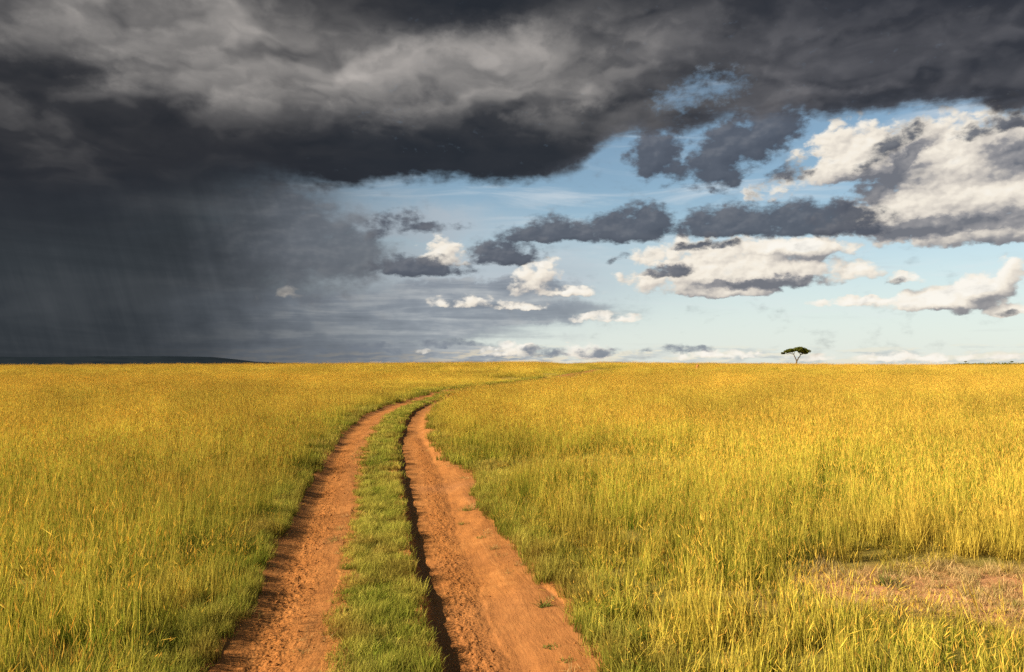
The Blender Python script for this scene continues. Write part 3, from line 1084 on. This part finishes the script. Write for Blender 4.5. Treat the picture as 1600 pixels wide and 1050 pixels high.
# ------------------------------------------------------------------ crumbs of soil on the track
def build_crumbs():
    lumps = []
    for k in range(4):
        bm = bmesh.new()
        bmesh.ops.create_icosphere(bm, subdivisions=1, radius=1.0)
        for v in bm.verts:
            v.co *= rng.uniform(0.65, 1.2)
            v.co.z *= 0.6
        me = bpy.data.meshes.new('soil_crumb')
        bm.to_mesh(me)
        bm.free()
        me.materials.append(M_SOIL)
        lumps.append(bpy.data.objects.new('soil_crumb', me))
    x, y = fan(2.8, 22.0, 300.0, 24.0)
    d, m, t, l, r = sink(x, y)
    e = edges(x, y)
    u = rng.uniform(size=len(x))
    keep = m & (u < 0.06 + 0.75 * t)
    x, y, t = x[keep], y[keep], t[keep]
    s = np.clip(rng.lognormal(-5.15, 0.50, len(x)), 0.0025, 0.026) * (0.8 + 0.5 * t)
    one = np.ones(len(x))
    scatter('soil_crumbs', lumps, np.stack([x, y, height(x, y) + s * 0.2], -1), np.stack([s, s, s], -1), one, one, one,
            'crumbs of red soil churned up by tyres along both ruts', 'soil', tilt=0.5)


build_crumbs()


# ------------------------------------------------------------------ trees
def bark_material():
    m, g, out = new_mat("acacia_bark")
    geo = g.n.new('ShaderNodeNewGeometry')
    n = g.noise(Sk(g, geo.outputs['Position']), 3.0, 5.0, 0.6)
    principled(g, out, g.ramp(n, [(0.3, (0.05, 0.035, 0.022)), (0.7, (0.13, 0.095, 0.06))]), 0.9)
    return m


def leaf_material():
    m, g, out = new_mat("acacia_leaves")
    r = attr(g, 'r')
    col = g.ramp(r, [(0.0, (0.035, 0.045, 0.008)), (0.6, (0.080, 0.088, 0.014)), (1.0, (0.185, 0.170, 0.026))])
    d = g.n.new('ShaderNodeBsdfDiffuse')
    tr = g.n.new('ShaderNodeBsdfTranslucent')
    g.put(d.inputs['Color'], col); g.put(tr.inputs['Color'], col)
    mx = g.n.new('ShaderNodeMixShader')
    mx.inputs[0].default_value = 0.25
    g.l.new(d.outputs[0], mx.inputs[1]); g.l.new(tr.outputs[0], mx.inputs[2])
    g.l.new(mx.outputs[0], out.inputs['Surface'])
    return m


M_BARK = bark_material()
M_LEAF = leaf_material()


class Limbs:
    def __init__(self):
        self.v = []; self.f = []

    def tube(self, pts, r0, r1, sides=8):
        pts = [Vector(p) for p in pts]
        b = len(self.v)
        n = len(pts)
        for i, p in enumerate(pts):
            d = (pts[min(i + 1, n - 1)] - pts[max(i - 1, 0)]).normalized()
            u = d.orthogonal().normalized(); w = d.cross(u)
            r = r0 + (r1 - r0) * i / (n - 1)
            for k in range(sides):
                a = 2 * math.pi * k / sides
                self.v.append(tuple(p + (u * math.cos(a) + w * math.sin(a)) * r))
        for i in range(n - 1):
            for k in range(sides):
                q = b + i * sides
                k2 = (k + 1) % sides
                self.f.append((q + k, q + k2, q + sides + k2, q + sides + k))


def crook(p, q, n=6, amp=0.12):
    """A crooked line between two points."""
    p, q = Vector(p), Vector(q)
    ln = (q - p).length
    out = [p]
    for i in range(1, n):
        s = i / n
        out.append(p.lerp(q, s) + Vector(rng.normal(0, amp * ln * 0.25, 3)) * math.sin(math.pi * s))
    return out + [q]


def leaf_pads(pads, per, size):
    """Leaves spread through flat, uneven pads: (x, y, z, rx, ry, rz)."""
    v, f, r = [], [], []
    for (cx, cy, cz, rx, ry, rz) in pads:
        n = int(per * rx * ry)
        for _ in range(n):
            while True:
                p = rng.uniform(-1, 1, 3)
                if np.dot(p, p) < 1:
                    break
            lump = 0.75 + 0.5 * float(vnoise(np.array([p[0] * 2.5 + cx]), np.array([p[1] * 2.5 + cy]), 7)[0])
            if float(vnoise(np.array([(cx + p[0] * rx) * 1.4]), np.array([(cy + p[1] * ry) * 1.4 + p[2]]), 9)[0]) < 0.30:
                continue
            c = np.array([cx + p[0] * rx * lump, cy + p[1] * ry * lump, cz + p[2] * rz * lump])
            nrm = Vector(rng.normal(0, 1, 3) + np.array([0, 0, 0.9])).normalized()
            u = nrm.orthogonal().normalized(); w = nrm.cross(u)
            s = size * rng.uniform(0.6, 1.4)
            b = len(v)
            for du, dw in ((-1, 0), (0, -0.55), (1, 0), (0, 0.55)):
                v.append(tuple(Vector(c) + u * du * s + w * dw * s))
                r.append(0.0)
            k = rng.uniform()
            r[-4:] = [k] * 4
            f.append((b, b + 1, b + 2, b + 3))
    return v, f, r


def empty(name, loc, rz=0.0):
    o = bpy.data.objects.new(name, None)
    o.empty_display_size = 0.5
    C.objects.link(o)
    o.location = loc
    o.rotation_euler = (0, 0, rz)
    return o


def build_acacia():
    dist = 385.0
    dx, dy, dz = ray(1243.5, 570)
    s = dist / math.hypot(dx, dy)
    bx, by = dx * s, dy * s
    m = dist / F_PX                                   # metres per photograph pixel at the tree
    bz = float(land(bx, by))
    az = math.atan2(bx, by)
    root = empty('acacia_tree', (bx, by, bz), -az)
    tag(root, 'lone flat topped acacia tree standing on the horizon', 'tree')
    eye_row = 525 + 47
    z_of = lambda py: (EYE - bz) + (eye_row - py) * m     # height above the base of a photograph row

    def P(px, py, off=0.0): return ((px - 1243.5) * m, off, z_of(py))
    L = Limbs()
    fork = P(1244.6, 564.5)
    L.tube(crook((0, 0, -0.3), fork, 5, 0.05), 0.44, 0.33)
    la = P(1240.6, 554.6, -0.3); ra = P(1250.3, 555.0, 0.5)
    L.tube(crook(fork, la, 6, 0.10), 0.27, 0.17)
    L.tube(crook(fork, ra, 6, 0.10), 0.30, 0.18)
    for a, ends in ((la, ((1226, 553.0, -0.5), (1233, 551.5, 1.8), (1238, 550, -2.0), (1243, 549.5, 1.0))),
                    (ra, ((1246, 550.5, -1.5), (1252, 549, 1.5), (1258, 551.5, -1.0), (1262, 551, 1.5), (1256, 553.2, 0.2)))):
        for ex, ey, off in ends:
            q = P(ex, ey, off)
            L.tube(crook(a, q, 5, 0.16), 0.14, 0.05, 6)
    t = mesh_object('trunk', L.v, L.f, M_BARK, parent=root)
    pads = []
    for px, py, off, rx, ry, rz in ((1224.5, 553.0, -0.4, 3.4, 1.6, 1.2), (1231, 550.2, 0.6, 5.2, 2.4, 2.1), (1237, 548.7, -1.2, 6.2, 2.8, 2.2), (1237, 549, 2.0, 5.5, 2.6, 2.0),
                                    (1247, 547.2, 0.8, 6.5, 3.0, 2.4), (1250, 546.6, -1.4, 5.6, 2.6, 2.2), (1256, 548.6, 0.2, 5.6, 2.8, 2.6), (1256, 550.6, 1.8, 5.0, 2.6, 2.4),
                                    (1262, 550.2, -0.6, 4.4, 2.2, 1.8), (1258, 553, -0.2, 3.6, 1.8, 1.2), (1250, 551.2, 0.0, 3.2, 1.6, 1.0)):
        x, y, z = P(px, py, off)
        pads.append((x * 0.93, y, z, rx * m * 0.95, ry, rz * m * 1.35))
    v, f, r = leaf_pads(pads, 300, 0.20)
    mesh_object('crown', v, f, M_LEAF, parent=root, smooth=False, attrs={'r': r})


build_acacia()


def build_far_trees():
    for px, py, wpx, hpx, dist, label in ((1508.5, 566.2, 4.2, 5.2, 1900.0, 'small dark flat crowned tree far off, left of two others on the right horizon'),
                                          (1556.0, 568.6, 3.2, 3.6, 2100.0, 'tiny low bush of a tree far off, between two taller ones on the horizon'),
                                          (1580.5, 566.4, 4.8, 5.2, 1950.0, 'small dark tree nearest the right edge on the horizon')):
        dx, dy, _ = ray(px, 570)
        s = dist / math.hypot(dx, dy)
        m = dist / F_PX
        x, y = dx * s, dy * s
        z = float(land(x, y))
        top = EYE + (572 - py + 1.0) * m - z
        root = empty('distant_tree', (x, y, z), -math.atan2(x, y))
        tag(root, label, 'tree', 'far trees on the right horizon')
        L = Limbs()
        L.tube(crook((0, 0, -0.3), (0.3, 0, top - 1.6), 4, 0.06), 0.35, 0.2, 6)
        mesh_object('trunk', L.v, L.f, M_BARK, parent=root)
        v, f, r = leaf_pads([(0, 0, top - 1.2, wpx * m * 0.5, wpx * m * 0.5, 1.3), (wpx * m * 0.15, 0, top - 0.7, wpx * m * 0.35, wpx * m * 0.35, 0.8)], 26, 0.4)
        mesh_object('crown', v, f, M_LEAF, parent=root, smooth=False, attrs={'r': r})
    # the wooded line under them: a far thicket no one could count
    v, f, r = [], [], []
    pads = []
    for k in range(420):
        px = rng.uniform(1458, 1680)
        dist = rng.uniform(2300, 2900)
        dx, dy, _ = ray(px, 570)
        s = dist / math.hypot(dx, dy)
        x, y = dx * s, dy * s
        z = float(land(x, y))
        h = (11.5 + 3.0 * rng.uniform()) * (0.60 + 0.40 * smoothstep(1455, 1520, px)) + 1.0
        pads.append((x, y, z + h * 0.5, rng.uniform(5, 9), rng.uniform(3, 6), h * 0.55))
    v, f, r = leaf_pads(pads, 3.0, 1.3)
    o = mesh_object('far_woodland', v, f, M_LEAF, smooth=False, attrs={'r': r})
    tag(o, 'thin dark line of far woodland on the right horizon', 'woodland', kind='stuff')


build_far_trees()


# ------------------------------------------------------------------ hills
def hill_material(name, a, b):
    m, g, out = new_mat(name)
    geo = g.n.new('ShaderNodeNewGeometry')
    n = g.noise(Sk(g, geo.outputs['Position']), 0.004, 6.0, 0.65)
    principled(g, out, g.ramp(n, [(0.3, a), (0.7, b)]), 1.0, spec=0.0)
    return m


def ridge(name, prof, dist, depth, mat, label):
    """A long hill: a skyline given in photograph pixels at a real distance, with slopes before and behind."""
    xs = np.arange(prof[0][0], prof[-1][0] + 0.1, 4.0)
    top = np.interp(xs, [p[0] for p in prof], [p[1] for p in prof])
    n = len(xs); rows = 15
    v = np.zeros((rows, n, 3))
    for i, px in enumerate(xs):
        dx, dy, _ = ray(px, 570)
        s = 1.0 / math.hypot(dx, dy)
        h = max(0.0, (572 - top[i]) * dist / F_PX)
        h = h * (1 + 0.05 * (float(fbm(px / 30.0, 0.5, 141, 4)) - 0.5))
        for j in range(rows):
            q = j / (rows - 1) * 2 - 1
            rr = dist + q * depth
            hh = h * (1 - smoothstep(0.0, 1.0, abs(q))) * (1 + 0.25 * (float(fbm(px / 18.0, j * 0.6, 143, 4)) - 0.5) * abs(q))
            v[j, i] = (dx * s * rr, dy * s * rr, -6.0 + hh + EYE * (1 - abs(q)) + 6.0 * (1 - abs(q)))
    a = (np.arange(rows - 1)[:, None] * n + np.arange(n - 1)[None, :])
    f = np.stack([a, a + 1, a + n + 1, a + n], -1).reshape(-1, 4)
    o = mesh_object(name, v.reshape(-1, 3), f, mat)
    tag(o, label, 'hills', kind='structure')


ridge('hills', [(-260, 562), (-100, 559), (60, 560), (150, 558.5), (260, 557.8), (330, 558.5), (370, 562), (400, 565.5), (470, 568), (560, 570.5)],
      8500.0, 1800.0, hill_material("storm_shaded_hills", (0.008, 0.012, 0.017), (0.014, 0.019, 0.025)), 'low dark ridge of hills under the rain on the left')  # storm shadow is put into the dark base colour; the sun still reaches here
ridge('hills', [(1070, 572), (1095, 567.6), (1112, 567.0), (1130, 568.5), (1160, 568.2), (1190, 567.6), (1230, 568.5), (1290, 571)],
      12000.0, 1500.0, hill_material("haze_greyed_hills", (0.10, 0.11, 0.12), (0.15, 0.155, 0.16)), 'faint low hill on the horizon left of the acacia')  # distance haze painted into the colour as a lighter grey
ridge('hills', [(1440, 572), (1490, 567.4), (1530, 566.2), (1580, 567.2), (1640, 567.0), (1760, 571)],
      16000.0, 1500.0, hill_material("haze_tinted_hills", (0.26, 0.30, 0.34), (0.32, 0.36, 0.40)), 'hills coloured pale blue for haze, far behind the woodland on the right')  # no air is built: the haze is painted in as pale blue-grey


# ------------------------------------------------------------------ earth mounds
def mound(name, px, py, dist, w, h, label, cat, col):
    dx, dy, _ = ray(px, py)
    s = dist / math.hypot(dx, dy)
    x, y = dx * s, dy * s
    z = float(land(x, y))
    bm = bmesh.new()
    bmesh.ops.create_icosphere(bm, subdivisions=4, radius=1.0)
    for v in bm.verts:
        c = v.co.copy()
        n = float(fbm(c.x * 2.2 + 5 + c.z, c.y * 2.2 + c.z * 1.7, 151, 4, 0.6)) - 0.5
        k = 1 + 0.7 * n
        taper = 1.0 - 0.35 * max(c.z, 0.0)
        v.co = Vector((c.x * w * 0.5 * k * taper, c.y * w * 0.5 * k * taper, max(c.z, -0.3) * h * k))
    me = bpy.data.meshes.new(name)
    bm.to_mesh(me)
    bm.free()
    for p in me.polygons:
        p.use_smooth = True
    m, g, out = new_mat(name + "_earth")
    geo = g.n.new('ShaderNodeNewGeometry')
    n = g.noise(Sk(g, geo.outputs['Position']), 9.0, 5.0, 0.65)
    principled(g, out, g.ramp(n, [(0.3, tuple(c * 0.65 for c in col)), (0.7, col)]), 0.95, bump(g, n, 0.8, 0.05), 0.1)
    me.materials.append(m)
    o = bpy.data.objects.new(name, me)
    C.objects.link(o)
    o.location = (x, y, z)
    tag(o, label, cat)


mound('termite_mound', 1090, 574, 185.0, 1.2, 1.35, 'small reddish termite mound in the far grass', 'mound', (0.30, 0.125, 0.045))
gx, gy = on_land(519, 652)
mound('soil_mound', 519, 652, math.hypot(gx, gy), 0.42, 0.30, 'little heap of reddish soil in the grass left of the track', 'mound', (0.36, 0.15, 0.07))


# ------------------------------------------------------------------ single plants on the sand
def weed(px, py, rad, n, hgt, flat, label, cat='grass clump'):
    x, y = on_land(px, py)
    T = Tuft()
    for _ in range(n):
        a, b = disc(rad)
        h = hgt * rng.uniform(0.5, 1.2)
        T.blade(a, b * 0.6, h, 0.006 * rng.uniform(0.7, 1.3), rng.uniform(0, 6.283), flat * rng.uniform(0.5, 1.2), rng.uniform(0.1, 0.7), 3, rng.uniform(), 0, 1)
    o = T.build('grass_clump', M_WEED)
    C.objects.link(o)
    o.location = (x, y, float(height(np.array([x]), np.array([y]))[0]) - 0.004)
    tag(o, label, cat, 'grass clumps on the sand of the right rut')


def weed_material():
    m, g, out = new_mat("weed_leaves")
    r, t = attr(g, 'r'), attr(g, 't')
    col = g.mix(r * 0.7 + t * 0.3, (0.055, 0.085, 0.014), (0.20, 0.21, 0.045))
    d = g.n.new('ShaderNodeBsdfDiffuse')
    tr = g.n.new('ShaderNodeBsdfTranslucent')
    g.put(d.inputs['Color'], col); g.put(tr.inputs['Color'], col)
    mx = g.n.new('ShaderNodeMixShader')
    mx.inputs[0].default_value = 0.3
    g.l.new(d.outputs[0], mx.inputs[1]); g.l.new(tr.outputs[0], mx.inputs[2])
    g.l.new(mx.outputs[0], out.inputs['Surface'])
    return m


M_WEED = weed_material()
weed(852, 944, 0.07, 60, 0.13, 1.1, 'dark flattened grass clump on the sand at the right field edge')
weed(733, 794, 0.10, 60, 0.10, 0.8, 'round green grass clump on the sand where the right rut widens')
weed(727, 811, 0.13, 90, 0.05, 1.2, 'creeping green weed spread flat across the sand')
weed(755, 836, 0.09, 50, 0.045, 1.2, 'thin creeping weed on the sand below the flat green weed')
weed(865, 1006, 0.09, 70, 0.04, 1.2, 'sparse runner of weed lying across the bare sand near the camera')
weed(888, 1028, 0.07, 50, 0.04, 1.2, 'small runner of weed nearest the camera on the sand')
weed(1390, 915, 0.12, 80, 0.16, 0.5, 'dark green grass clump on the trampled bare patch')
